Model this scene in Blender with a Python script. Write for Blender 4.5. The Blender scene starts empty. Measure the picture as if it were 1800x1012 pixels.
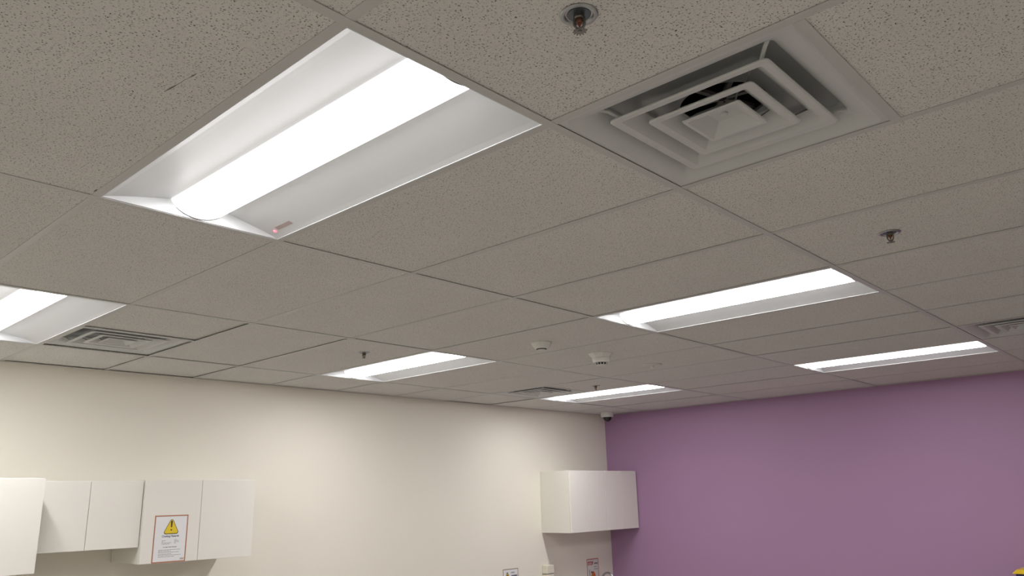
import bpy, bmesh, math, random
from mathutils import Vector, Matrix
random.seed(4)
scene = bpy.context.scene
COL = scene.collection

# ------------------------------------------------------------------ camera
ZC = 2.70                                   # ceiling grid face
CAM = Vector((1.1039, -0.7568, ZC - 0.8835))
YAW, PITCH, ROLL = -0.73941, 0.26086, -0.02565
fwd = Vector((math.sin(YAW) * math.cos(PITCH), math.cos(YAW) * math.cos(PITCH), math.sin(PITCH)))
rgt = Vector((math.cos(YAW), -math.sin(YAW), 0))
upv = rgt.cross(fwd)
r2 = rgt * math.cos(ROLL) + upv * math.sin(ROLL)
u2 = upv * math.cos(ROLL) - rgt * math.sin(ROLL)
cd = bpy.data.cameras.new('camera')
cd.sensor_fit = 'HORIZONTAL'; cd.sensor_width = 36; cd.lens = 36 * 1365.49 / 1800
cd.clip_start = 0.02
cam = bpy.data.objects.new('camera', cd); COL.objects.link(cam)
M = Matrix.Identity(4)
for k, v in enumerate((r2, u2, -fwd)):
    for n in range(3): M[n][k] = v[n]
M.translation = CAM
cam.matrix_world = M
scene.camera = cam

# ------------------------------------------------------------------ world, exposure
w = bpy.data.worlds.new('world'); scene.world = w; w.use_nodes = True
w.node_tree.nodes['Background'].inputs[0].default_value = (0.5, 0.5, 0.5, 1)
w.node_tree.nodes['Background'].inputs[1].default_value = 0.0
vs = scene.view_settings
vs.view_transform = 'Standard'; vs.look = 'None'; vs.gamma = 1.0; vs.use_curve_mapping = False
vs.exposure = 0.0
LENS_STRENGTH = 51.5        # middle of the lens
LENS_RIM = 2.6              # along its rims
LENS_COLOR = (1.0, 0.99, 0.985)

# ------------------------------------------------------------------ layout numbers
PX, PY = 1.2508, 0.6096                     # ceiling grid pitch: main runners every PX, cross tees every PY
AL = 0.0159                                 # the walls stand 0.9 degrees off the grid
CORNER = Vector((-4.352, 6.785, 0))
EU = Vector((math.cos(AL), -math.sin(AL), 0))   # out of the white wall into the room
EV = Vector((math.sin(AL), math.cos(AL), 0))    # along the white wall towards the corner
RW, RL = 8.2, 10.2                          # room size along EU and EV
def P(u, v, z): return CORNER + EU * u + EV * v + Vector((0, 0, z))

# ------------------------------------------------------------------ materials
def s2l(c): return tuple((x / 12.92 if x <= 0.04045 else ((x + 0.055) / 1.055) ** 2.4) for x in c)
MATS = {}
def mat(name, color, rough=0.6, metal=0.0, emit=None, strength=0.0, noise=0.0, nscale=8.0, bump=0.0, bscale=200.0, spec=0.5):
    if name in MATS: return MATS[name]
    m = bpy.data.materials.new(name); m.use_nodes = True
    nt = m.node_tree; b = nt.nodes['Principled BSDF']
    b.inputs['Base Color'].default_value = (*color, 1); b.inputs['Roughness'].default_value = rough
    b.inputs['Metallic'].default_value = metal
    b.inputs['Specular IOR Level'].default_value = spec
    tc = nt.nodes.new('ShaderNodeTexCoord')
    if noise > 0:
        n = nt.nodes.new('ShaderNodeTexNoise'); n.inputs['Scale'].default_value = nscale; n.inputs['Detail'].default_value = 4
        nt.links.new(tc.outputs['Object'], n.inputs['Vector'])
        mx = nt.nodes.new('ShaderNodeMix'); mx.data_type = 'RGBA'
        mx.inputs[6].default_value = (*[c * (1 - noise) for c in color], 1)
        mx.inputs[7].default_value = (*[min(1, c * (1 + noise)) for c in color], 1)
        nt.links.new(n.outputs['Fac'], mx.inputs[0]); nt.links.new(mx.outputs[2], b.inputs['Base Color'])
    if bump > 0:
        n2 = nt.nodes.new('ShaderNodeTexNoise'); n2.inputs['Scale'].default_value = bscale; n2.inputs['Detail'].default_value = 2
        nt.links.new(tc.outputs['Object'], n2.inputs['Vector'])
        bp = nt.nodes.new('ShaderNodeBump'); bp.inputs['Strength'].default_value = bump; bp.inputs['Distance'].default_value = 0.002
        nt.links.new(n2.outputs['Fac'], bp.inputs['Height']); nt.links.new(bp.outputs['Normal'], b.inputs['Normal'])
    if emit:
        b.inputs['Emission Color'].default_value = (*emit, 1); b.inputs['Emission Strength'].default_value = strength
    MATS[name] = m
    return m

def tile_material():
    """mineral fibre tile: off-white with scattered short pin holes and fissures"""
    m = bpy.data.materials.new('mineral_fibre_tile'); m.use_nodes = True
    nt = m.node_tree; N = nt.nodes; L = nt.links; b = N['Principled BSDF']
    b.inputs['Roughness'].default_value = 0.95; b.inputs['Specular IOR Level'].default_value = 0.15
    tc = N.new('ShaderNodeTexCoord'); oi = N.new('ShaderNodeObjectInfo')
    off = N.new('ShaderNodeVectorMath'); off.operation = 'MULTIPLY_ADD'
    comb = N.new('ShaderNodeCombineXYZ')
    L.new(oi.outputs['Random'], comb.inputs[0]); L.new(oi.outputs['Random'], comb.inputs[1])
    off.inputs[1].default_value = (37.0, 91.0, 0.0)
    L.new(comb.outputs[0], off.inputs[0]); L.new(tc.outputs['Object'], off.inputs[2])
    # warp so that the holes come out as short irregular dashes
    nz = N.new('ShaderNodeTexNoise'); nz.inputs['Scale'].default_value = 75; nz.inputs['Detail'].default_value = 2
    L.new(off.outputs[0], nz.inputs['Vector'])
    wv = N.new('ShaderNodeVectorMath'); wv.operation = 'MULTIPLY_ADD'
    L.new(nz.outputs['Color'], wv.inputs[0]); wv.inputs[1].default_value = (0.013, 0.013, 0.0); L.new(off.outputs[0], wv.inputs[2])
    def specks(scale, r0, r1, gate):
        v = N.new('ShaderNodeTexVoronoi'); v.voronoi_dimensions = '2D'; v.inputs['Scale'].default_value = scale
        L.new(wv.outputs[0], v.inputs['Vector'])
        mr = N.new('ShaderNodeMapRange'); mr.inputs[1].default_value = r0; mr.inputs[2].default_value = r1
        mr.inputs[3].default_value = 1; mr.inputs[4].default_value = 0
        L.new(v.outputs['Distance'], mr.inputs[0])
        sx = N.new('ShaderNodeSeparateColor'); L.new(v.outputs['Color'], sx.inputs[0])
        gt = N.new('ShaderNodeMapRange'); gt.inputs[1].default_value = gate; gt.inputs[2].default_value = 1.0
        L.new(sx.outputs[0], gt.inputs[0])
        mu = N.new('ShaderNodeMath'); mu.operation = 'MULTIPLY'; L.new(mr.outputs[0], mu.inputs[0]); L.new(gt.outputs[0], mu.inputs[1])
        return mu.outputs[0]
    a = specks(138, 0.14, 0.26, 0.18)
    c = specks(270, 0.16, 0.30, 0.35)
    half = N.new('ShaderNodeMath'); half.operation = 'MULTIPLY'; half.inputs[1].default_value = 0.42; L.new(c, half.inputs[0])
    mxx = N.new('ShaderNodeMath'); mxx.operation = 'MAXIMUM'; L.new(a, mxx.inputs[0]); L.new(half.outputs[0], mxx.inputs[1])
    big = N.new('ShaderNodeTexNoise'); big.inputs['Scale'].default_value = 3.0; L.new(off.outputs[0], big.inputs['Vector'])
    base = N.new('ShaderNodeMix'); base.data_type = 'RGBA'
    base.inputs[6].default_value = (0.665, 0.65, 0.625, 1); base.inputs[7].default_value = (0.725, 0.71, 0.685, 1)
    L.new(big.outputs['Fac'], base.inputs[0])
    dk = N.new('ShaderNodeMix'); dk.data_type = 'RGBA'; dk.inputs[7].default_value = (0.11, 0.10, 0.095, 1)
    L.new(base.outputs[2], dk.inputs[6]); L.new(mxx.outputs[0], dk.inputs[0])
    L.new(dk.outputs[2], b.inputs['Base Color'])
    bp = N.new('ShaderNodeBump'); bp.invert = True; bp.inputs['Strength'].default_value = 0.5; bp.inputs['Distance'].default_value = 0.002
    L.new(mxx.outputs[0], bp.inputs['Height']); L.new(bp.outputs['Normal'], b.inputs['Normal'])
    return m

M_TILE = tile_material()
M_TEE = mat('tee_white_enamel', (0.53, 0.53, 0.52), 0.45, noise=0.03)
M_DECK = mat('plenum_dark', (0.03, 0.03, 0.03), 0.9)
M_CREAM = mat('cream_wall_paint', (0.84, 0.80, 0.715), 0.55, noise=0.012, nscale=2.0, bump=0.06, bscale=350, spec=0.35)
M_PURPLE = mat('purple_wall_paint', (0.375, 0.22, 0.37), 0.5, noise=0.02, nscale=2.0, bump=0.06, bscale=350, spec=0.35)
M_FLOOR = mat('vinyl_floor', (0.35, 0.325, 0.288), 0.45, noise=0.06, nscale=5)
M_TRIM = mat('angle_trim_enamel', (0.55, 0.54, 0.52), 0.5)
M_LAM = mat('white_laminate', (0.83, 0.80, 0.745), 0.38, noise=0.01, nscale=3, bump=0.03, bscale=500)
M_LAMSIDE = mat('cream_laminate_carcass', (0.78, 0.765, 0.70), 0.42, noise=0.01, nscale=3)
M_GAP = mat('shadow_gap_board', (0.25, 0.24, 0.22), 0.8)
M_WHITEMETAL = mat('reflector_white_enamel', (0.62, 0.63, 0.645), 0.4)
M_LENS = mat('glowing_diffuser_lens', (0.9, 0.9, 0.9), 0.5, emit=LENS_COLOR, strength=LENS_STRENGTH)
def lens_profile(m, half_width, half_length):
    """the lamp board sits over the middle of the lens: it glows most there and less towards its rims"""
    nt = m.node_tree; N = nt.nodes; L = nt.links; b = N['Principled BSDF']
    tc = N.new('ShaderNodeTexCoord'); sp = N.new('ShaderNodeSeparateXYZ'); L.new(tc.outputs['Object'], sp.inputs[0])
    def falloff(sock, a, c):
        ab = N.new('ShaderNodeMath'); ab.operation = 'ABSOLUTE'; L.new(sock, ab.inputs[0])
        mr = N.new('ShaderNodeMapRange'); mr.interpolation_type = 'SMOOTHSTEP'
        mr.inputs[1].default_value = a; mr.inputs[2].default_value = c; mr.inputs[3].default_value = 1; mr.inputs[4].default_value = 0
        L.new(ab.outputs[0], mr.inputs[0]); return mr.outputs[0]
    mu = N.new('ShaderNodeMath'); mu.operation = 'MULTIPLY'
    L.new(falloff(sp.outputs[1], half_width * 0.30, half_width * 0.88), mu.inputs[0])
    L.new(falloff(sp.outputs[0], half_length - 0.05, half_length), mu.inputs[1])
    st = N.new('ShaderNodeMapRange'); st.inputs[3].default_value = LENS_RIM; st.inputs[4].default_value = LENS_STRENGTH
    L.new(mu.outputs[0], st.inputs[0]); L.new(st.outputs[0], b.inputs['Emission Strength'])
lens_profile(M_LENS, 0.092, 0.604)
M_CAP = mat('lens_end_gap_shade', (0.16, 0.16, 0.165), 0.5)  # dark grey stands for the shadow gap at the lens ends
M_DIFF = mat('diffuser_white_paint', (0.57, 0.585, 0.58), 0.42, noise=0.02)
M_PAN = mat('pan_recess_shade', (0.40, 0.415, 0.42), 0.5, metal=0.2, noise=0.1, nscale=12)  # shade of the recess behind the cones is put into this grey
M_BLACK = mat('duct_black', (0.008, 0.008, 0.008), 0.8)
M_BLADE = mat('damper_blade_grey', (0.22, 0.22, 0.22), 0.5, metal=0.6)
M_CHROME = mat('brushed_chrome', (0.42, 0.43, 0.44), 0.3, metal=1.0)
M_STEEL = mat('tarnished_steel', (0.26, 0.25, 0.23), 0.38, metal=1.0)
M_BULB = mat('sprinkler_red_bulb', (0.26, 0.045, 0.02), 0.2)
M_BRASS = mat('sprinkler_brass', (0.20, 0.105, 0.07), 0.4, metal=0.8)
M_PLASTIC = mat('white_plastic', (0.74, 0.73, 0.70), 0.45)
M_CREAMBOX = mat('cream_plastic', (0.76, 0.72, 0.60), 0.45)
M_PLASTIC2 = mat('pale_grey_plastic', (0.62, 0.61, 0.585), 0.45)
M_DARKSLOT = mat('dark_slot', (0.02, 0.02, 0.018), 0.7)
M_DOME = mat('smoked_dome', (0.012, 0.011, 0.013), 0.12)
M_LED = mat('red_indicator_led', (0.9, 0.15, 0.2), 0.3, emit=(1.0, 0.16, 0.24), strength=1.6)
M_LABEL = mat('printed_label_grey_red', (0.42, 0.33, 0.32), 0.5)
M_PAPER = mat('sign_paper', (0.80, 0.80, 0.82), 0.35)
M_ORANGE = mat('sign_orange_border', (0.40, 0.145, 0.055), 0.5)
M_BROWN = mat('sign_brown_border', (0.30, 0.20, 0.12), 0.5)
M_YELLOW = mat('sign_yellow', (0.78, 0.58, 0.03), 0.45)
M_OLIVE = mat('sign_dark_outline', (0.06, 0.055, 0.015), 0.5)
M_MAROON = mat('sign_exclamation', (0.07, 0.012, 0.01), 0.5)
M_INK = mat('sign_navy_ink', (0.05, 0.055, 0.10), 0.5)
M_GREYINK = mat('sign_grey_ink', (0.28, 0.28, 0.32), 0.5)
M_TAN = mat('sign_tan_logo', (0.36, 0.29, 0.19), 0.5)
M_RED = mat('poster_red', (0.42, 0.03, 0.03), 0.5)
M_REDBORDER = mat('poster_border', (0.52, 0.16, 0.11), 0.5)
M_POSTER = mat('poster_paper', (0.72, 0.71, 0.68), 0.45)
M_ORANGEFIG = mat('poster_orange_red', (0.62, 0.13, 0.03), 0.5)
M_AMBER = mat('poster_amber', (0.50, 0.25, 0.04), 0.5)
M_TEAL = mat('poster_teal_ink', (0.25, 0.32, 0.30), 0.5)
M_BLUE = mat('navy_blue_plastic', (0.030, 0.022, 0.14), 0.35)
M_LIDYELLOW = mat('yellow_plastic_lid', (0.72, 0.48, 0.02), 0.35)
M_COUNTER = mat('grey_counter', (0.5, 0.48, 0.45), 0.35, noise=0.08, nscale=40)
M_SCUFF = mat('scuff_dark', (0.17, 0.165, 0.16), 0.9)

# ------------------------------------------------------------------ mesh helpers
def link(o, parent=None):
    COL.objects.link(o)
    if parent is not None: o.parent = parent
    return o
def mesh_obj(name, verts, faces, material, parent=None, smooth=False, loc=None, rotz=None):
    me = bpy.data.meshes.new(name); me.from_pydata([tuple(v) for v in verts], [], faces); me.validate()
    bm = bmesh.new(); bm.from_mesh(me); bmesh.ops.recalc_face_normals(bm, faces=bm.faces); bm.to_mesh(me); bm.free()
    if smooth:
        for p in me.polygons: p.use_smooth = True
        try: me.set_sharp_from_angle(angle=math.radians(25))
        except Exception: pass
    me.materials.append(material)
    o = bpy.data.objects.new(name, me); link(o, parent)
    if loc is not None: o.location = loc
    if rotz is not None: o.rotation_euler = (0, 0, rotz)
    return o
def box_data(x0, x1, y0, y1, z0, z1):
    v = [(x0, y0, z0), (x1, y0, z0), (x1, y1, z0), (x0, y1, z0), (x0, y0, z1), (x1, y0, z1), (x1, y1, z1), (x0, y1, z1)]
    f = [(0, 3, 2, 1), (4, 5, 6, 7), (0, 1, 5, 4), (1, 2, 6, 5), (2, 3, 7, 6), (3, 0, 4, 7)]
    return v, f
def join_data(parts):
    V, F = [], []
    for v, f in parts:
        n = len(V); V += list(v); F += [tuple(i + n for i in t) for t in f]
    return V, F
def box(name, b, material, parent=None, bevel=0.0, loc=None, rotz=None):
    v, f = box_data(*b)
    o = mesh_obj(name, v, f, material, parent, loc=loc, rotz=rotz)
    if bevel > 0:
        bm = bmesh.new(); bm.from_mesh(o.data)
        bmesh.ops.bevel(bm, geom=list(bm.edges), offset=bevel, segments=2, profile=0.5, affect='EDGES')
        bm.to_mesh(o.data); bm.free()
    return o
def prism_z(poly, z0, z1):
    n = len(poly)
    v = [(x, y, z0) for x, y in poly] + [(x, y, z1) for x, y in poly]
    f = [tuple(range(n))[::-1], tuple(range(n, 2 * n))] + [(i, (i + 1) % n, (i + 1) % n + n, i + n) for i in range(n)]
    return v, f
def prism_y(poly, y0, y1):          # polygon in x, z; thickness along y
    n = len(poly)
    v = [(x, y0, z) for x, z in poly] + [(x, y1, z) for x, z in poly]
    f = [tuple(range(n)), tuple(range(n, 2 * n))[::-1]] + [(i, i + n, (i + 1) % n + n, (i + 1) % n) for i in range(n)]
    return v, f
def prism_x(poly, x0, x1):          # polygon in y, z; thickness along x
    n = len(poly)
    v = [(x0, y, z) for y, z in poly] + [(x1, y, z) for y, z in poly]
    f = [tuple(range(n))[::-1], tuple(range(n, 2 * n))] + [(i, (i + 1) % n, (i + 1) % n + n, i + n) for i in range(n)]
    return v, f
def lathe(profile, seg=40, cx=0.0, cy=0.0):     # profile of (radius, z)
    V, F, rows = [], [], []
    for r, z in profile:
        if r <= 1e-6:
            rows.append([len(V)] * seg); V.append((cx, cy, z))
        else:
            rows.append(list(range(len(V), len(V) + seg)))
            V += [(cx + r * math.cos(2 * math.pi * k / seg), cy + r * math.sin(2 * math.pi * k / seg), z) for k in range(seg)]
    for a, b in zip(rows, rows[1:]):
        for k in range(seg):
            q = (a[k], a[(k + 1) % seg], b[(k + 1) % seg], b[k]); q2 = []
            for i in q:
                if i not in q2: q2.append(i)
            if len(q2) > 2: F.append(tuple(q2))
    return V, F
def square_sweep(profile, rnd=0.0, seg=5):       # profile of (half size, z) swept round a square with rounded corners
    V, F, rows = [], [], []
    for pr in profile:
        s, z = pr[0], pr[1]
        row = []
        rr = min(pr[2] if len(pr) > 2 else rnd, s * 0.5)
        for q, (sx, sy) in enumerate(((1, 1), (-1, 1), (-1, -1), (1, -1))):
            c = (sx * (s - rr), sy * (s - rr))
            for k in range(seg):
                a = math.pi / 2 * (q + k / (seg - 1))
                row.append(len(V)); V.append((c[0] + rr * math.cos(a), c[1] + rr * math.sin(a), z))
        rows.append(row)
    n = len(rows[0])
    for a, b in zip(rows, rows[1:]):
        for k in range(n): F.append((a[k], a[(k + 1) % n], b[(k + 1) % n], b[k]))
    return V, F, rows
def tube(points, r, seg=12):
    V, F, rows = [], [], []
    pts = [Vector(p) for p in points]
    ref = Vector((0.123, 0.9, 0.21)).normalized()
    for i, p in enumerate(pts):
        t = (pts[min(i + 1, len(pts) - 1)] - pts[max(i - 1, 0)]).normalized()
        a = t.cross(ref).normalized(); b = t.cross(a)
        rows.append(list(range(len(V), len(V) + seg)))
        rad = r[i] if isinstance(r, (list, tuple)) else r
        V += [p + (a * math.cos(2 * math.pi * k / seg) + b * math.sin(2 * math.pi * k / seg)) * rad for k in range(seg)]
    for a, b in zip(rows, rows[1:]):
        for k in range(seg): F.append((a[k], a[(k + 1) % seg], b[(k + 1) % seg], b[k]))
    F.append(tuple(rows[0])); F.append(tuple(rows[-1][::-1]))
    return V, F
def clip(poly, planes):              # keep the part of the polygon inside every half plane (point, inward normal)
    for p0, nrm in planes:
        out = []
        for i in range(len(poly)):
            a, b = poly[i], poly[(i + 1) % len(poly)]
            da = (a[0] - p0[0]) * nrm[0] + (a[1] - p0[1]) * nrm[1]
            db = (b[0] - p0[0]) * nrm[0] + (b[1] - p0[1]) * nrm[1]
            if da >= 0: out.append(a)
            if da * db < 0:
                t = da / (da - db); out.append((a[0] + (b[0] - a[0]) * t, a[1] + (b[1] - a[1]) * t))
        poly = out
        if len(poly) < 3: return None
    return poly
def area(poly):
    return abs(sum(poly[i][0] * poly[(i + 1) % len(poly)][1] - poly[(i + 1) % len(poly)][0] * poly[i][1] for i in range(len(poly)))) / 2
def tag(o, label, cat, group=None):
    o['label'] = label; o['category'] = cat
    if group: o['group'] = group
    return o
def empty(name, loc, rotz=0.0, label=None, cat=None, group=None):
    o = bpy.data.objects.new(name, None); o.empty_display_size = 0.05
    link(o); o.location = loc; o.rotation_euler = (0, 0, rotz)
    if label: tag(o, label, cat, group)
    return o
def struct(o, label=None):
    o['kind'] = 'structure'
    if label: o['label'] = label
    return o
def copy_thing(src, loc, rotz, label):
    c = src.copy(); COL.objects.link(c); c.location = loc; c.rotation_euler = (0, 0, rotz); c['label'] = label
    for ch in src.children:
        d = ch.copy(); COL.objects.link(d); d.parent = c
        for g in ch.children:
            e = g.copy(); COL.objects.link(e); e.parent = d
    return c

# ------------------------------------------------------------------ room shell
H = ZC + 0.35
T = 0.12
def wall(name, u0, u1, v0, v1, material, label):
    pts = [P(u0, v0, 0), P(u1, v0, 0), P(u1, v1, 0), P(u0, v1, 0)]
    v, f = prism_z([(p.x, p.y) for p in pts], 0, H)
    return struct(mesh_obj(name, v, f, material), label)
wall('wall_left', -T, 0, -RL - T, T, M_CREAM, 'cream painted wall carrying the white wall cabinets')
wall('wall_far', 0, RW + T, 0, T, M_PURPLE, 'purple painted accent wall')
wall('wall_right', RW, RW + T, -RL - T, 0, M_CREAM, 'cream painted wall on the side out of view')
wall('wall_back', 0, RW, -RL - T, -RL, M_CREAM, 'cream painted wall behind the viewer')
pts = [P(-T, -RL - T, 0), P(RW + T, -RL - T, 0), P(RW + T, T, 0), P(-T, T, 0)]
v, f = prism_z([(p.x, p.y) for p in pts], -0.1, 0.0)
struct(mesh_obj('floor', v, f, M_FLOOR), 'beige vinyl floor')
def strip(name, u0, u1, v0, v1, z0, z1, m):
    q = [P(u0, v0, 0), P(u1, v0, 0), P(u1, v1, 0), P(u0, v1, 0)]
    v, f = prism_z([(p.x, p.y) for p in q], z0, z1)
    return struct(mesh_obj(name, v, f, m))
strip('baseboard_left', 0, 0.012, -RL, 0, 0, 0.1, M_TRIM)
strip('baseboard_far', 0.012, RW, -0.012, 0, 0, 0.1, M_TRIM)
# wall angle: the thin metal shelf the edge tiles rest on
strip('trim_1', 0, 0.02, -RL, 0, ZC, ZC + 0.0015, M_TRIM)
strip('trim_2', 0.02, RW, -0.02, 0, ZC, ZC + 0.0015, M_TRIM)
strip('trim_3', RW - 0.02, RW, -RL, -0.02, ZC, ZC + 0.0015, M_TRIM)
strip('trim_4', 0.02, RW - 0.02, -RL, -RL + 0.02, ZC, ZC + 0.0015, M_TRIM)

# ------------------------------------------------------------------ suspended ceiling
pts = [P(0, -RL, 0), P(RW, -RL, 0), P(RW, 0, 0), P(0, 0, 0)]
v, f = prism_z([(p.x, p.y) for p in pts], ZC + 0.30, ZC + 0.34)
ceiling = struct(mesh_obj('ceiling', v, f, M_DECK), 'suspended ceiling of speckled white tiles in a metal grid')
e = 0.001
ROOM = [(P(e, 0, 0), EU), (P(RW - e, 0, 0), -EU), (P(0, -e, 0), -EV), (P(0, -RL + e, 0), EV)]
FW = 0.0122                                   # half width of a tee flange
I0, I1 = -4, 4                                # slots between main runners: slot i spans x from -(i+1)*PX to -i*PX
J0, J1 = -6, 12
lights = {(0, 0), (0, 4), (0, 8), (2, 0), (2, 4), (2, 8), (0, -4), (2, -4), (-2, 0), (-2, -4)}
# vents: slot, row, which half of the slot (0 = towards -x, 1 = towards +x)
vents = {(-1, 1): 0, (2, 1): 0, (2, 7): 0, (-1, 7): 0}
lifted = {(2, 1): 0.007, (2, 2): 0.003, (3, 1): 0.004, (3, 2): 0.004, (3, 4): 0.001, (3, 7): 0.004}
def prism_part(name, poly, z0, z1, m, parent):
    cx = sum(p[0] for p in poly) / len(poly); cy = sum(p[1] for p in poly) / len(poly)
    v, f = prism_z([(x - cx, y - cy) for x, y in poly], 0, z1 - z0)
    return mesh_obj(name, v, f, m, parent, loc=(cx, cy, z0))
tile_mesh = {}
def add_tile(x0, x1, y0, y1, dz=0.0):
    g = 0.004
    full = [(x0 + g, y0 + g), (x1 - g, y0 + g), (x1 - g, y1 - g), (x0 + g, y1 - g)]
    poly = clip(full, ROOM)
    if not poly or area(poly) < 0.004: return None
    z0 = ZC + 0.0028 + dz
    if area(poly) > area(full) - 1e-6:
        key = (round(x1 - x0, 3), round(y1 - y0, 3))
        if key in tile_mesh:
            o = bpy.data.objects.new('ceiling_tile', tile_mesh[key]); link(o, ceiling)
            o.location = ((x0 + x1) / 2, (y0 + y1) / 2, z0); return o
        o = prism_part('ceiling_tile', poly, z0, z0 + 0.015, M_TILE, ceiling); tile_mesh[key] = o.data; return o
    return prism_part('ceiling_tile', poly, z0, z0 + 0.015, M_TILE, ceiling)
def add_tee(name, x0, x1, y0, y1, dz=0.0):
    poly = clip([(x0, y0), (x1, y0), (x1, y1), (x0, y1)], ROOM)
    if not poly or area(poly) < 0.0006: return
    prism_part(name, poly, ZC + dz, ZC + dz + 0.0014, M_TEE, ceiling)
NT = {}
for i in range(I0, I1):
    for j in range(J0, J1):
        x0, x1 = -(i + 1) * PX, -i * PX; y0, y1 = j * PY, (j + 1) * PY
        if (i, j) in lights: continue
        dz = lifted.get((i, j), random.uniform(-0.0008, 0.0012))
        if (i, j) in vents:
            xm = (x0 + x1) / 2
            add_tee('cross_tee', xm - FW, xm + FW, y0 + FW, y1 - FW)
            NT[(i, j)] = add_tile(xm, x1, y0, y1, dz) if vents[(i, j)] == 0 else add_tile(x0, xm, y0, y1, dz)
            continue
        NT[(i, j)] = add_tile(x0, x1, y0, y1, dz)
for i in range(I0, I1 + 1):
    x = -i * PX
    for k in range(J0, J1, 6):
        add_tee('main_runner', x - FW, x + FW, k * PY, (k + 6) * PY)
for i in range(I0, I1):
    for j in range(J0, J1 + 1):
        add_tee('cross_tee', -(i + 1) * PX + FW, -i * PX - FW, j * PY - FW, j * PY + FW, 0.0007)
# scrape and nick in the tile beside the nearest light
t = NT.get((0, -1))
if t:
    tx, ty, tz = t.location
    pA, pB = Vector((-0.5007, -0.1237)), Vector((-0.3786, -0.110))
    n = 9; V, F = [], []
    for k in range(n):
        q = pA.lerp(pB, k / (n - 1)); ww = (0.0018 if k in (1, 2) else 0.0007) * random.uniform(0.6, 1.2)
        if k in (0, n - 1): ww = 0.0006
        if k == n - 2: ww = 0.0018
        o_ = random.uniform(-0.001, 0.001)
        V += [(q.x - tx, q.y - ww + o_ - ty, -0.0002), (q.x - tx, q.y + ww + o_ - ty, -0.0002)]
    for k in range(n - 1): F.append((2 * k, 2 * k + 1, 2 * k + 3, 2 * k + 2))
    base = len(V)
    V += [(a, b, 0.0004) for a, b, _ in V[:base]]
    F += [tuple(x + base for x in reversed(q)) for q in F]
    s = mesh_obj('scrape_mark', V, F, M_SCUFF, t); s['label'] = 'thin dark scrape in the tile'
    s2 = mesh_obj('corner_nick', *prism_z([(-1.215 - tx, -0.016 - ty), (-1.198 - tx, -0.0185 - ty), (-1.186 - tx, -0.016 - ty), (-1.198 - tx, -0.0125 - ty)], -0.0004, 0.0004), M_SCUFF, t)

# ------------------------------------------------------------------ troffer lights
LX, LY = PX / 2 - FW - 0.001, PY / 2 - FW - 0.001      # half aperture
LENS_W, LENS_Z, LENS_L = 0.092, 0.046, LX - 0.008
def make_light():
    root = empty('ceiling_light', (0, 0, 0), 0, 'x', 'light', 'recessed centre basket ceiling lights')
    for s in (-1, 1):
        prof = []
        n = 10
        for k in range(n + 1):
            t_ = k / n
            prof.append((s * (LY + (LENS_W - 0.004 - LY) * t_), 0.0022 + (LENS_Z - 0.0022) * (t_ ** 0.85)))
        prof += [(s * (LENS_W - 0.004), LENS_Z + 0.004), (s * LY, 0.03)]
        v, f = prism_x(prof, -LX, LX)
        mesh_obj('reflector_wing', v, f, M_WHITEMETAL, root)
        # bright folded lip along the long edge
        box('edge_lip', (-LX, LX, s * LY - 0.0015, s * LY + 0.0015, 0.0005, 0.010), M_WHITEMETAL, root)
    for s in (-1, 1):
        poly = [(-LY, 0.0018), (LY, 0.0018), (LY, 0.006), (LENS_W, LENS_Z + 0.004), (-LENS_W, LENS_Z + 0.004), (-LY, 0.006)]
        v, f = prism_x(poly, s * (LX - 0.004), s * (LX + 0.004))
        # lean the plate so that its lower edge is further out
        v = [(x - s * z * 0.25, y, z) for x, y, z in v]
        mesh_obj('end_plate', v, f, M_WHITEMETAL, root)
    n = 28
    prof = [(-LENS_W * math.cos(math.pi * k / n), LENS_Z - (LENS_Z - 0.004) * math.sin(math.pi * k / n) ** 1.5) for k in range(n + 1)]
    V = [(-LENS_L, y, z) for y, z in prof] + [(LENS_L, y, z) for y, z in prof]
    F = [(k, k + 1, k + n + 2, k + n + 1) for k in range(n)] + [(0, n + 1, 2 * n + 1, n)]
    lens = mesh_obj('diffuser_lens', V, F, M_LENS, root, smooth=True)
    for s in (-1, 1):      # lens end cap, coloured dark for the shade of the gap at the end plate
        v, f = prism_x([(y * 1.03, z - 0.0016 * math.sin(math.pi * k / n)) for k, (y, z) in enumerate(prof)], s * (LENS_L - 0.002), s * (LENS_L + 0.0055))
        mesh_obj('lens_cap_gap_shade', v, f, M_CAP, root)
    v, f = join_data([box_data(-LX, LX, -LY, LY, 0.075, 0.08), box_data(-LX, LX, -LY - 0.001, -LY + 0.001, 0.01, 0.08), box_data(-LX, LX, LY - 0.001, LY + 0.001, 0.01, 0.08),
                      box_data(-LX - 0.001, -LX + 0.001, -LY, LY, 0.006, 0.08), box_data(LX - 0.001, LX + 0.001, -LY, LY, 0.006, 0.08)])
    mesh_obj('housing', v, f, M_TEE, root)
    return root
LIGHT_LABELS = {
    (0, 0): 'largest and nearest recessed ceiling light, with a small red indicator lamp',
    (2, 0): 'recessed ceiling light cut off by the left edge, beside a square air vent',
    (0, 4): 'second largest fully visible recessed ceiling light, right of the picture centre',
    (2, 4): 'recessed ceiling light with a sprinkler just behind it, above the white wall',
    (0, 8): 'rightmost recessed ceiling light, long and narrow next to the purple wall',
    (2, 8): 'recessed ceiling light closest to the dome camera in the corner',
    (0, -4): 'recessed ceiling light behind the viewer, in line with the nearest light',
    (2, -4): 'recessed ceiling light behind the viewer, along the white wall',
    (-2, 0): 'recessed ceiling light out of view to the right, level with the nearest light',
    (-2, 4): 'recessed ceiling light out of view to the right, middle of its row',
    (-2, 8): 'recessed ceiling light out of view to the right, close to the purple wall',
    (-2, -4): 'recessed ceiling light out of view, behind and to the right'}
light0 = None
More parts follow.
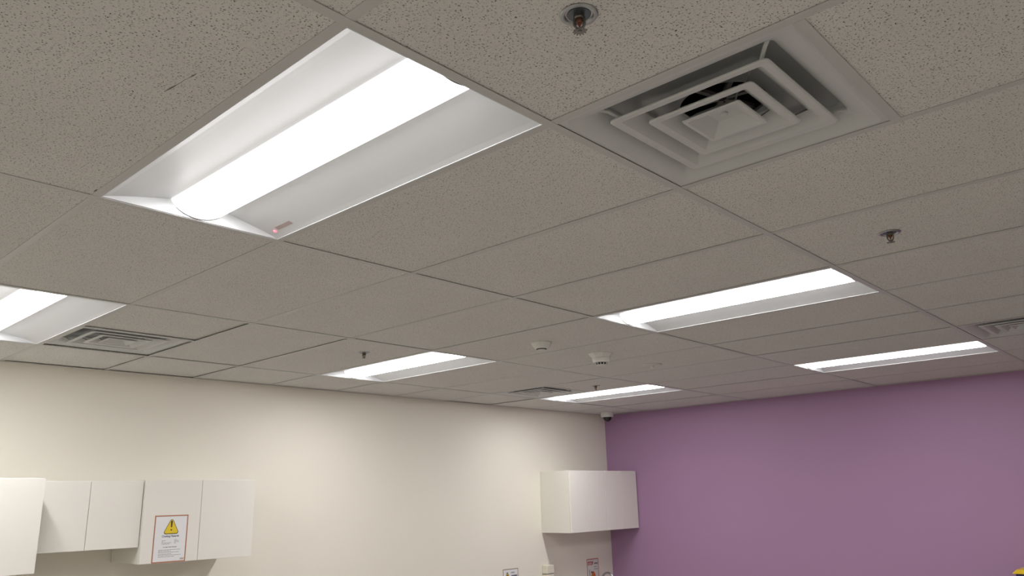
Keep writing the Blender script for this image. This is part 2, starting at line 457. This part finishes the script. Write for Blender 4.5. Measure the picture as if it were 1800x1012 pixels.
for (i, j) in sorted(lights, key=lambda k: (k != (0, 4), k)):
    loc = (-(i + 0.5) * PX, (j + 0.5) * PY, ZC)
    if light0 is None:
        light0 = make_light(); light0.location = loc; light0['label'] = LIGHT_LABELS[(i, j)]; o = light0
    else: o = copy_thing(light0, loc, 0, LIGHT_LABELS[(i, j)])
    if (i, j) == (0, 0): near_light = o
# indicator lamp and printed label on the nearest light's wing
def wing_z(y): t_ = (LY - abs(y)) / (LY - LENS_W + 0.004); return 0.0022 + (LENS_Z - 0.0022) * t_ ** 0.85
ly = 0.255
v, f = lathe([(0.0, -0.005), (0.004, -0.0042), (0.0065, -0.002), (0.007, 0.001)], 16)
led = mesh_obj('indicator_lamp', v, f, M_LED, near_light, smooth=True, loc=(-0.563, ly, wing_z(ly)))
led['label'] = 'glowing red indicator lamp'
tl = math.atan2(wing_z(0.245) - wing_z(0.265), -0.02)
lab = box('printed_label', (-0.045, 0.045, -0.009, 0.009, -0.0008, 0.0004), M_LABEL, near_light, loc=(-0.497, 0.247, wing_z(0.247)))
lab.rotation_euler = (math.atan2(wing_z(0.257) - wing_z(0.237), 0.02), 0, 0)
lab['label'] = 'small printed label strip in grey and red'

# ------------------------------------------------------------------ square cone air vents
def make_vent():
    root = empty('air_vent', (0, 0, 0), 0, 'x', 'vent', 'square cone air diffusers')
    hs = PY / 2 - 0.0045
    v2, f2, rows = square_sweep([(hs, 0.004), (hs, 0.0), (0.284, 0.0, 0.018)], 0.002)
    a = (v2, f2)
    v3, f3, r3 = square_sweep([(0.284, 0.0, 0.018), (0.270, 0.0035), (0.253, 0.010), (0.238, 0.020), (0.226, 0.033), (0.219, 0.044), (0.216, 0.053)], 0.022)
    # flat plate from the shell up to the round neck
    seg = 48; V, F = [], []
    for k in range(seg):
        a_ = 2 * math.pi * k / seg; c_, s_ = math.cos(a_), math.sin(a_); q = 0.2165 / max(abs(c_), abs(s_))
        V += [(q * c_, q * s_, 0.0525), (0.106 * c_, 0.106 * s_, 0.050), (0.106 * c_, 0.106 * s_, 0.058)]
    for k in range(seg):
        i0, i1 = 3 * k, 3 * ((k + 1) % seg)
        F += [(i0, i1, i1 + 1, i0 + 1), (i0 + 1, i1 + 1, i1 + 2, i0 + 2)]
    vv, ff = join_data([a, (v3, f3)])
    mesh_obj('frame', vv, ff, M_DIFF, root, smooth=True)
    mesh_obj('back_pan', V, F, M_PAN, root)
    v, f = lathe([(0.1065, 0.056), (0.1065, 0.26), (0.0, 0.26)], 40)
    mesh_obj('duct_neck', v, f, M_BLACK, root, smooth=True)
    for k in range(6):
        a_ = math.pi * 2 * k / 6 + 0.2
        c, s = math.cos(a_), math.sin(a_)
        v, f = box_data(0.01, 0.1055, -0.006, 0.006, 0.062, 0.072)
        mesh_obj('damper_blade', [(x * c - y * s, x * s + y * c, z) for x, y, z in v], f, M_BLADE, root)
    def cone(name, prof, rnd, cap=None):
        v, f, rows = square_sweep(prof, rnd)
        if cap: f.append(tuple(rows[-1]))
        return mesh_obj(name, v, f, M_DIFF, root, smooth=True)
    t_ = 0.0025
    for q in (0.0, 0.0685):      # outer and inner ring: rolled lip, then a sloping face up to the throat
        cone('cone_ring', [(0.150 - q, 0.034, 0.004), (0.162 - q, 0.021, 0.004), (0.182 - q, 0.0015, 0.005), (0.185 - q, -0.001, 0.008), (0.204 - q, -0.003),
                           (0.2075 - q, -0.001), (0.2075 - q, 0.002), (0.203 - q, 0.0025), (0.188 - q, 0.0045), (0.164 - q, 0.0235), (0.152 - q, 0.0355), (0.150 - q, 0.034, 0.004)], 0.014)
    c3 = cone('centre_cone', [(0.052, 0.022), (0.073, 0.005), (0.078, 0.001), (0.0765, -0.003), (0.068, -0.003), (0.064, 0.000, 0.003), (0.034, 0.024, 0.002)], 0.006, cap=True)
    v, f = lathe([(0.0, 0.017), (0.006, 0.0175), (0.009, 0.0195), (0.010, 0.025)], 20)
    mesh_obj('centre_screw', v, f, M_DIFF, root, smooth=True)
    for sx in (-1, 1):
        for sy in (-1, 1):
            v, f = tube([(sx * 0.224, sy * 0.224, 0.034), (sx * 0.205, sy * 0.205, 0.028), (sx * 0.182, sy * 0.182, 0.009)], 0.005, 6)
            mesh_obj('hanger_bracket', v, f, M_DIFF, root)
            v, f = tube([(sx * 0.152, sy * 0.152, 0.034), (sx * 0.118, sy * 0.118, 0.012), (sx * 0.084, sy * 0.084, 0.034), (sx * 0.062, sy * 0.062, 0.012)], 0.0022, 6)
            mesh_obj('hanger_bracket', v, f, M_BLADE, root)
    return root
VENT_LABELS = {(-1, 1): 'large square air vent of nested cones next to the nearest light',
               (2, 1): 'square air vent at the left, over the white cabinets',
               (2, 7): 'square air vent touching the end of a light near the corner camera',
               (-1, 7): 'square air vent cut off by the right edge, over the purple wall'}
vent0 = None
for (i, j) in ((-1, 1), (2, 1), (2, 7), (-1, 7)):
    loc = (-(i + 1) * PX + PX / 4, (j + 0.5) * PY, ZC + (0.0095 if (i, j) == (2, 1) else 0.0032))
    if vent0 is None: vent0 = make_vent(); vent0.location = loc; vent0['label'] = VENT_LABELS[(i, j)]
    else: copy_thing(vent0, loc, 0, VENT_LABELS[(i, j)])

# ------------------------------------------------------------------ sprinklers
def make_sprinkler():
    root = empty('sprinkler', (0, 0, 0), 0, 'x', 'sprinkler', 'pendent sprinkler heads in the ceiling')
    v, f = lathe([(0.0365, 0.0), (0.0368, -0.002), (0.035, -0.0042), (0.031, -0.005), (0.0285, -0.0042), (0.027, -0.001), (0.0255, 0.0015), (0.0, 0.0015)], 48)
    mesh_obj('escutcheon', v, f, M_CHROME, root, smooth=True)
    v, f = lathe([(0.0235, 0.0012), (0.0228, -0.0015), (0.021, -0.0018), (0.0, -0.0018)], 40)
    mesh_obj('cup', v, f, mat('cup_dark_metal', (0.13, 0.15, 0.17), 0.35, metal=0.9), root, smooth=True)
    v, f = lathe([(0.0105, -0.0015), (0.0105, -0.008), (0.0085, -0.0095), (0.0, -0.0095)], 6)
    mesh_obj('hex_body', v, f, M_STEEL, root)
    for s in (-1, 1):
        v, f = tube([(s * 0.0078, 0, -0.006), (s * 0.0098, 0, -0.013), (s * 0.0098, 0, -0.022), (s * 0.0065, 0, -0.029), (0, 0, -0.032)], [0.0032, 0.0030, 0.0028, 0.0028, 0.0032], 8)
        mesh_obj('frame_arm', v, f, M_STEEL, root, smooth=True)
    v, f = lathe([(0.0, -0.009), (0.0022, -0.010), (0.003, -0.013), (0.003, -0.022), (0.0018, -0.0265), (0.0, -0.028)], 14)
    mesh_obj('glass_bulb', v, f, M_BULB, root, smooth=True)
    v, f = lathe([(0.0065, -0.008), (0.0072, -0.012), (0.0062, -0.017), (0.004, -0.019), (0.0, -0.019)], 14)
    mesh_obj('bulb_seat', v, f, M_BRASS, root, smooth=True)
    n = 24; V, F = [], []
    for z in (-0.0355, -0.0368):
        for k in range(n * 2):
            r = 0.0135 if k % 4 < 2 else 0.0095
            a_ = 2 * math.pi * k / (n * 2); V.append((r * math.cos(a_), r * math.sin(a_), z - (0.001 if k % 4 < 2 else 0)))
    m_ = n * 2
    F = [tuple(range(m_)), tuple(range(m_, 2 * m_))[::-1]] + [(k, (k + 1) % m_, (k + 1) % m_ + m_, k + m_) for k in range(m_)]
    mesh_obj('deflector', V, F, M_STEEL, root)
    v, f = lathe([(0.003, -0.030), (0.0045, -0.033), (0.004, -0.0385), (0.0, -0.039)], 14)
    mesh_obj('deflector_screw', v, f, M_STEEL, root, smooth=True)
    return root
ZT = ZC + 0.0030
spr = make_sprinkler(); spr.location = (0.330, 0.302, ZT); spr.rotation_euler = (0, 0, math.radians(30))
spr['label'] = 'largest sprinkler head with a red bulb, at the top of the picture'
copy_thing(spr, (0.314, 2.148, ZT), math.radians(12), 'sprinkler head in the ceiling at the right, above the second largest light')
copy_thing(spr, (-2.813, 2.152, ZT), math.radians(53), 'small dark sprinkler head just left of a light, over the white wall')
copy_thing(spr, (-2.844, 4.600, ZT), math.radians(45), 'tiny sprinkler head directly over the light nearest the corner')

# ------------------------------------------------------------------ detectors and camera
d = empty('motion_sensor', (-1.884, 2.770, ZT), 0, 'white rounded ceiling sensor with a dark slot, left of the caged detector', 'sensor')
v, f = lathe([(0.060, 0.0), (0.061, -0.004), (0.059, -0.010), (0.051, -0.024), (0.041, -0.034), (0.034, -0.038), (0.030, -0.038)], 40)
mesh_obj('body', v, f, M_PLASTIC, d, smooth=True)
v, f = lathe([(0.032, -0.036), (0.031, -0.041), (0.026, -0.043), (0.0, -0.043)], 32)
mesh_obj('dark_slot_ring', v, f, M_DARKSLOT, d, smooth=True)
v, f = lathe([(0.026, -0.042), (0.025, -0.0455), (0.0, -0.047)], 32)
mesh_obj('bottom_cap', v, f, M_PLASTIC2, d, smooth=True)

d = empty('smoke_detector', (-1.876, 3.360, ZT), 0, 'caged smoke detector on a wide flared base, largest of the three ceiling devices', 'detector')
v, f = lathe([(0.086, 0.0), (0.087, -0.003), (0.080, -0.009), (0.064, -0.026), (0.058, -0.030), (0.0, -0.030)], 8)
mesh_obj('flared_base', v, f, M_PLASTIC, d)
v, f = lathe([(0.055, -0.028), (0.0585, -0.033), (0.0575, -0.050), (0.049, -0.060), (0.040, -0.061), (0.0, -0.061)], 40)
mesh_obj('body', v, f, M_PLASTIC, d, smooth=True)
v, f = lathe([(0.032, -0.060), (0.032, -0.076), (0.0, -0.076)], 24)
mesh_obj('sensing_chamber', v, f, M_DARKSLOT, d, smooth=True)
for k in range(12):
    a_ = 2 * math.pi * k / 12
    v, f = tube([(0.043 * math.cos(a_), 0.043 * math.sin(a_), -0.058), (0.039 * math.cos(a_), 0.039 * math.sin(a_), -0.070), (0.032 * math.cos(a_), 0.032 * math.sin(a_), -0.079)], 0.0028, 6)
    mesh_obj('cage_bar', v, f, M_PLASTIC2, d)
v, f = lathe([(0.036, -0.075), (0.035, -0.080), (0.028, -0.083), (0.0, -0.083)], 32)
mesh_obj('cage_cap', v, f, M_PLASTIC2, d, smooth=True)

d = empty('heat_sensor', (-1.903, 4.015, ZT), 0, 'flat white ceiling disc with a small nub, right of the caged detector', 'sensor')
v, f = lathe([(0.072, 0.0), (0.072, -0.004), (0.064, -0.009), (0.030, -0.012), (0.0, -0.012)], 40)
mesh_obj('disc', v, f, M_PLASTIC2, d, smooth=True)
v, f = lathe([(0.014, -0.011), (0.013, -0.024), (0.009, -0.028), (0.0, -0.028)], 24)
mesh_obj('nub', v, f, M_PLASTIC, d, smooth=True)

d = empty('dome_camera', (-4.125, 6.525, ZT), 0, 'white dome security camera with black bubble in the ceiling corner', 'camera')
v, f = lathe([(0.070, 0.0), (0.073, -0.004), (0.074, -0.040), (0.070, -0.052), (0.060, -0.056), (0.050, -0.056)], 40)
mesh_obj('housing', v, f, M_PLASTIC, d, smooth=True)
v, f = lathe([(0.056, -0.054)] + [(0.049 * math.cos(k * math.pi / 20), -0.056 - 0.049 * math.sin(k * math.pi / 20)) for k in range(0, 11)], 32)
mesh_obj('dome', v, f, M_DOME, d, smooth=True)

# ------------------------------------------------------------------ wall cabinets on the cream wall
RWALL = math.pi / 2 - AL          # local x runs along the wall to the corner, local y points into the wall
RFAR = -AL                        # the same for things on the purple wall
ZK = CAM.z
def cabinet(label, v0, v1, depth, z0, z1, seams, group='white wall cabinets'):
    root = empty('wall_cabinet', P(0, (v0 + v1) / 2, ZK + z0), RWALL, label, 'cabinet', group)
    hw = (v1 - v0) / 2; hh = z1 - z0; dt = 0.019
    v, f = join_data([box_data(-hw, hw, -depth + dt + 0.003, -0.002, 0.0, hh)])
    body = box('body', (-hw, hw, -depth + dt + 0.003, -0.002, 0.0, hh), M_LAMSIDE, root, bevel=0.0012)
    edges = [-hw] + [s - (v0 + v1) / 2 for s in seams] + [hw]
    for a, b in zip(edges, edges[1:]):
        box('door', (a + 0.0014, b - 0.0014, -depth, -depth + dt, 0.001, hh - 0.003), M_LAM, root, bevel=0.0012)
    return root
c1 = cabinet('deep white wall cabinet cut off by the left edge', -6.63, -6.035, 0.68, -0.341, 0.158, [])
c2 = cabinet('short white wall cabinet between the deep cabinet and the one with the sign', -6.025, -5.408, 0.435, -0.252, 0.148, [-5.717])
c3 = cabinet('white wall cabinet carrying the choking hazards sign', -5.404, -4.662, 0.455, -0.352, 0.152, [-5.038])
c4 = cabinet('white wall cabinet in the far corner group, the one with its side panel showing', -1.178, -0.598, 0.402, -0.378, 0.233, [-0.888], 'white wall cabinets in the corner')
c5 = cabinet('white wall cabinet against the purple wall', -0.594, -0.014, 0.402, -0.378, 0.233, [-0.304], 'white wall cabinets in the corner')

# ------------------------------------------------------------------ signs
def text_mesh(body, size, material, parent, name, x, z, y, bold=0.0, align='CENTER', sx=1.0):
    cu = bpy.data.curves.new(name, 'FONT'); cu.body = body; cu.size = size; cu.align_x = align; cu.extrude = 0.0001; cu.offset = bold
    ob = bpy.data.objects.new(name, cu); COL.objects.link(ob)
    me = bpy.data.meshes.new_from_object(ob.evaluated_get(bpy.context.evaluated_depsgraph_get()))
    bpy.data.objects.remove(ob); bpy.data.curves.remove(cu)
    for vt in me.vertices:
        vt.co = Vector((vt.co.x * sx, -vt.co.z, vt.co.y))
    me.materials.clear(); me.materials.append(material)
    o = bpy.data.objects.new(name, me); link(o, parent); o.location = (x, y, z)
    return o
def flat(name, poly, y, material, parent, th=0.0002):
    v, f = prism_y(poly, y - th, y)
    return mesh_obj(name, v, f, material, parent)
def rounded_tri(cx, cz, w, h, r, n=6):
    A = Vector((cx, cz + h / 2)); B = Vector((cx - w / 2, cz - h / 2)); C = Vector((cx + w / 2, cz - h / 2))
    pts = []
    for p, q, s in ((A, C, B), (B, A, C), (C, B, A)):
        d1 = (q - p).normalized(); d2 = (s - p).normalized()
        ang = d1.angle(d2); dist = r / math.tan(ang / 2)
        bis = (d1 + d2).normalized(); cen = p + bis * (r / math.sin(ang / 2))
        a0 = math.atan2((p + d1 * dist - cen).y, (p + d1 * dist - cen).x)
        a1 = math.atan2((p + d2 * dist - cen).y, (p + d2 * dist - cen).x)
        dd = a1 - a0
        while dd > math.pi: dd -= 2 * math.pi
        while dd < -math.pi: dd += 2 * math.pi
        pts += [(cen.x + r * math.cos(a0 + dd * k / n), cen.y + r * math.sin(a0 + dd * k / n)) for k in range(n + 1)]
    return pts
def frame_poly(name, w, h, t_, y, material, parent, inset=0.0):
    a, b = w / 2 - inset, h / 2 - inset
    parts = [prism_y(q, y - 0.0002, y) for q in (
        [(-a, b - t_), (a, b - t_), (a, b), (-a, b)], [(-a, -b), (a, -b), (a, -b + t_), (-a, -b + t_)],
        [(-a, -b + t_), (-a + t_, -b + t_), (-a + t_, b - t_), (-a, b - t_)], [(a - t_, -b + t_), (a, -b + t_), (a, b - t_), (a - t_, b - t_)])]
    v, f = join_data(parts)
    return mesh_obj(name, v, f, material, parent)
def word_bars(rows, material, parent, name, y):
    """rows of unreadably small print: (x0, x1, z, height), broken into words"""
    parts = []
    for x0, x1, z, hgt in rows:
        x = x0
        while x < x1 - 0.001:
            wl = min(random.uniform(0.004, 0.013), x1 - x)
            parts.append(prism_y([(x, z), (x + wl, z), (x + wl, z + hgt), (x, z + hgt)], y - 0.0002, y)); x += wl + 0.0022
    v, f = join_data(parts)
    return mesh_obj(name, v, f, material, parent)

SW, SH = 0.214, 0.286
sign = empty('warning_sign', P(0.4552, -5.224, ZK - 0.209), RWALL, 'orange-bordered choking hazards sign with a yellow warning triangle on the cabinet door', 'sign')
box('paper', (-SW / 2, SW / 2, -0.0010, 0.0, -SH / 2, SH / 2), M_PAPER, sign)
frame_poly('border', SW, SH, 0.0066, -0.0010, M_ORANGE, sign, 0.001)
flat('triangle_outline', rounded_tri(0.002, 0.079, 0.106, 0.104, 0.012), -0.0010, M_OLIVE, sign)
flat('triangle', rounded_tri(0.002, 0.078, 0.094, 0.092, 0.009), -0.0013, M_YELLOW, sign)
flat('exclamation_stroke', [(-0.004, 0.108), (0.008, 0.108), (0.0055, 0.068), (-0.0015, 0.068)], -0.0016, M_MAROON, sign)
flat('exclamation_dot', [(0.002 + 0.0048 * math.cos(k * math.pi / 6), 0.0525 + 0.0048 * math.sin(k * math.pi / 6)) for k in range(12)], -0.0016, M_MAROON, sign)
text_mesh('Choking Hazards', 0.0168, M_INK, sign, 'heading', 0.0, 0.010, -0.0013, 0.0004, sx=0.93)
word_bars([(-0.052, -0.028, -0.012, 0.0028), (-0.052, -0.044, -0.019, 0.0028), (-0.052, 0.010, -0.026, 0.0028), (-0.052, -0.002, -0.033, 0.0028),
           (0.026, 0.044, -0.0085, 0.0028), (0.026, 0.056, -0.0155, 0.0028), (0.026, 0.058, -0.0225, 0.0028), (0.026, 0.040, -0.0295, 0.0028)], M_GREYINK, sign, 'item_lists', -0.0010)
word_bars([(-0.040, 0.046, -0.0525, 0.0036)], M_INK, sign, 'subheading', -0.0010)
word_bars([(-0.068, 0.070, -0.068, 0.003), (-0.068, 0.010, -0.0755, 0.003), (-0.068, 0.062, -0.083, 0.003), (-0.068, 0.014, -0.0925, 0.003), (-0.068, 0.074, -0.100, 0.003), (-0.068, 0.034, -0.109, 0.003)], M_GREYINK, sign, 'small_print', -0.0010)
v, f = join_data([prism_y([(0.072 + k * 0.0062, -0.129), (0.0765 + k * 0.0062, -0.129), (0.0765 + k * 0.0062, -0.119), (0.072 + k * 0.0062, -0.119)], -0.0012, -0.0010) for k in range(4)])
mesh_obj('corner_logo', v, f, M_TAN, sign)

sg2 = empty('warning_sign', P(0.0015, -1.660, ZK - 0.690 - 0.143), RWALL, 'brown-bordered sign with an amber warning triangle low on the cream wall', 'sign')
box('paper', (-0.108, 0.108, -0.0010, 0.0, -0.143, 0.143), M_PAPER, sg2)
frame_poly('border', 0.216, 0.286, 0.0075, -0.0010, M_BROWN, sg2, 0.0)
flat('triangle_outline', rounded_tri(-0.045, 0.068, 0.112, 0.112, 0.008), -0.0010, M_OLIVE, sg2)
flat('triangle', rounded_tri(-0.045, 0.065, 0.092, 0.090, 0.006), -0.0013, M_YELLOW, sg2)
flat('exclamation_stroke', [(-0.051, 0.093), (-0.039, 0.093), (-0.042, 0.055), (-0.048, 0.055)], -0.0016, M_MAROON, sg2)
flat('exclamation_dot', [(-0.045 + 0.0045 * math.cos(k * math.pi / 6), 0.043 + 0.0045 * math.sin(k * math.pi / 6)) for k in range(12)], -0.0016, M_MAROON, sg2)
word_bars([(0.006, 0.058, 0.100, 0.013)], M_GREYINK, sg2, 'top_line', -0.0010)
word_bars([(0.010, 0.090, 0.066, 0.018)], M_INK, sg2, 'heading', -0.0010)
word_bars([(-0.085, 0.085, -0.02 - 0.018 * k, 0.005) for k in range(5)], M_GREYINK, sg2, 'small_print', -0.0010)

PW, PH = 0.205, 0.30
po = empty('poster', P(0.0015, -0.363, ZK - 0.688 - PH / 2), RWALL, 'STOP poster with an orange figure under the corner cabinets', 'poster')
box('paper', (-PW / 2, PW / 2, -0.0010, 0.0, -PH / 2, PH / 2), M_POSTER, po)
frame_poly('border', PW, PH, 0.009, -0.0010, M_REDBORDER, po, 0.0)
text_mesh('STOP', 0.050, M_RED, po, 'heading', -0.088, 0.086, -0.0013, 0.0022, 'LEFT', 0.80)
word_bars([(0.026, 0.086, 0.092, 0.014)], M_INK, po, 'heading_line', -0.0010)
word_bars([(0.018, 0.070, 0.060, 0.010), (0.018, 0.086, 0.036, 0.010)], M_TEAL, po, 'small_print', -0.0010)
blob = [(-0.020, 0.010), (0.000, 0.022), (0.020, 0.014), (0.036, -0.010), (0.046, -0.045), (0.042, -0.075), (0.022, -0.105), (-0.010, -0.128), (-0.040, -0.128), (-0.044, -0.105), (-0.022, -0.070), (-0.022, -0.030)]
flat('orange_figure', blob, -0.0010, M_ORANGEFIG, po)
flat('amber_patch', [(-0.018, 0.002), (0.000, -0.016), (-0.004, -0.050), (-0.028, -0.075), (-0.052, -0.080), (-0.046, -0.050), (-0.032, -0.020)], -0.0013, M_AMBER, po)
flat('dark_stroke', [(-0.066, 0.040), (-0.058, 0.042), (-0.050, -0.030), (-0.058, -0.034)], -0.0010, M_INK, po)
flat('dark_spot', [(-0.022 + 0.012 * math.cos(k * math.pi / 6), 0.010 + 0.012 * math.sin(k * math.pi / 6)) for k in range(12)], -0.0016, M_OLIVE, po)
flat('dark_spot', [(-0.072 + 0.011 * math.cos(k * math.pi / 6), -0.070 + 0.010 * math.sin(k * math.pi / 6)) for k in range(12)], -0.0013, M_OLIVE, po)

# ------------------------------------------------------------------ small things below
db = empty('wall_box', P(0, -1.142, ZK - 0.980), RWALL, 'cream plastic wall box at the bottom edge, between the amber sign and the STOP poster', 'wall box')
box('cover', (-0.056, 0.056, -0.075, -0.002, 0.205, 0.288), M_CREAMBOX, db, bevel=0.008)
box('seam', (-0.050, 0.050, -0.066, -0.004, 0.198, 0.206), M_GAP, db)
box('body', (-0.053, 0.053, -0.072, -0.002, 0.0, 0.199), M_CREAMBOX, db, bevel=0.008)

# sink base with counter below the frame, carrying the gooseneck tap
sb = empty('sink_cabinet', P(0, -0.55, 0), RWALL, 'white sink base cabinet under the corner wall cabinets', 'cabinet')
box('body', (-0.53, 0.53, -0.52, -0.002, 0.08, 0.66), M_LAMSIDE, sb)
box('plinth', (-0.53, 0.53, -0.47, -0.02, 0.0, 0.08), M_GAP, sb)
for a, b in ((-0.53, -0.002), (0.002, 0.53)):
    dr = box('door', (a + 0.002, b - 0.002, -0.541, -0.522, 0.085, 0.655), M_LAM, sb, bevel=0.0012)
ct = mesh_obj('counter_top', *box_data(-0.535, 0.535, -0.56, -0.002, 0.661, 0.70), M_COUNTER, loc=P(0, -0.55, 0), rotz=RWALL)
tag(ct, 'grey counter top carrying the gooseneck tap', 'counter')
fa = empty('gooseneck_tap', P(0.12, -0.36, 0.70), RWALL, 'chrome gooseneck tap at the bottom corner under the STOP poster', 'tap')
v, f = lathe([(0.0, 0.0), (0.026, 0.0), (0.026, 0.006), (0.016, 0.012), (0.014, 0.05), (0.011, 0.055)], 24)
mesh_obj('base', v, f, M_CHROME, fa, smooth=True)
R_ = 0.078; top = (ZK - 0.815 - 0.011) - 0.70 - R_
pth = [(0, 0, 0.03), (0, 0, top * 0.5), (0, 0, top)] + [(0, -R_ + R_ * math.cos(k * math.pi / 14), top + R_ * math.sin(k * math.pi / 14)) for k in range(1, 15)] + [(0, -2 * R_, top - 0.03)]
v, f = tube(pth, 0.011, 14)
mesh_obj('spout', v, f, M_CHROME, fa, smooth=True)
v, f = lathe([(0.0, top - 0.055), (0.0125, top - 0.055), (0.013, top - 0.03), (0.012, top - 0.026)], 20, 0, -2 * R_)
mesh_obj('aerator', v, f, mat('tap_tip_highlight', (0.8, 0.8, 0.8), 0.3), fa, smooth=True)  # white colour paints in the highlight at the spout end
v, f = tube([(0.014, 0, 0.035), (0.06, 0, 0.05)], [0.006, 0.004], 10)
mesh_obj('lever', v, f, M_CHROME, fa, smooth=True)

# blue storage unit with a yellow lid against the purple wall
ub = P(4.035 + 0.42, -0.02, 0)
st = empty('storage_unit', ub, RFAR, 'navy blue storage unit with a bright yellow lid at the lower right edge', 'storage unit')
box('body', (-0.41, 0.41, -0.44, -0.004, 0.0, ZK - 0.655), M_BLUE, st, bevel=0.006)
zt = ZK - 0.653
lid = [(-0.425, -0.455, zt), (0.425, -0.455, zt), (0.425, 0.0, zt), (-0.425, 0.0, zt), (-0.425, -0.455, zt + 0.006), (0.425, -0.455, zt + 0.006), (0.425, 0.0, zt + 0.006), (-0.425, 0.0, zt + 0.006),
       (-0.402, -0.425, zt + 0.028), (0.402, -0.425, zt + 0.028), (0.402, -0.03, zt + 0.028), (-0.402, -0.03, zt + 0.028)]
lf = [(0, 3, 2, 1), (0, 1, 5, 4), (1, 2, 6, 5), (2, 3, 7, 6), (3, 0, 4, 7), (4, 5, 9, 8), (5, 6, 10, 9), (6, 7, 11, 10), (7, 4, 8, 11), (8, 9, 10, 11)]
mesh_obj('lid', lid, lf, M_LIDYELLOW, st)
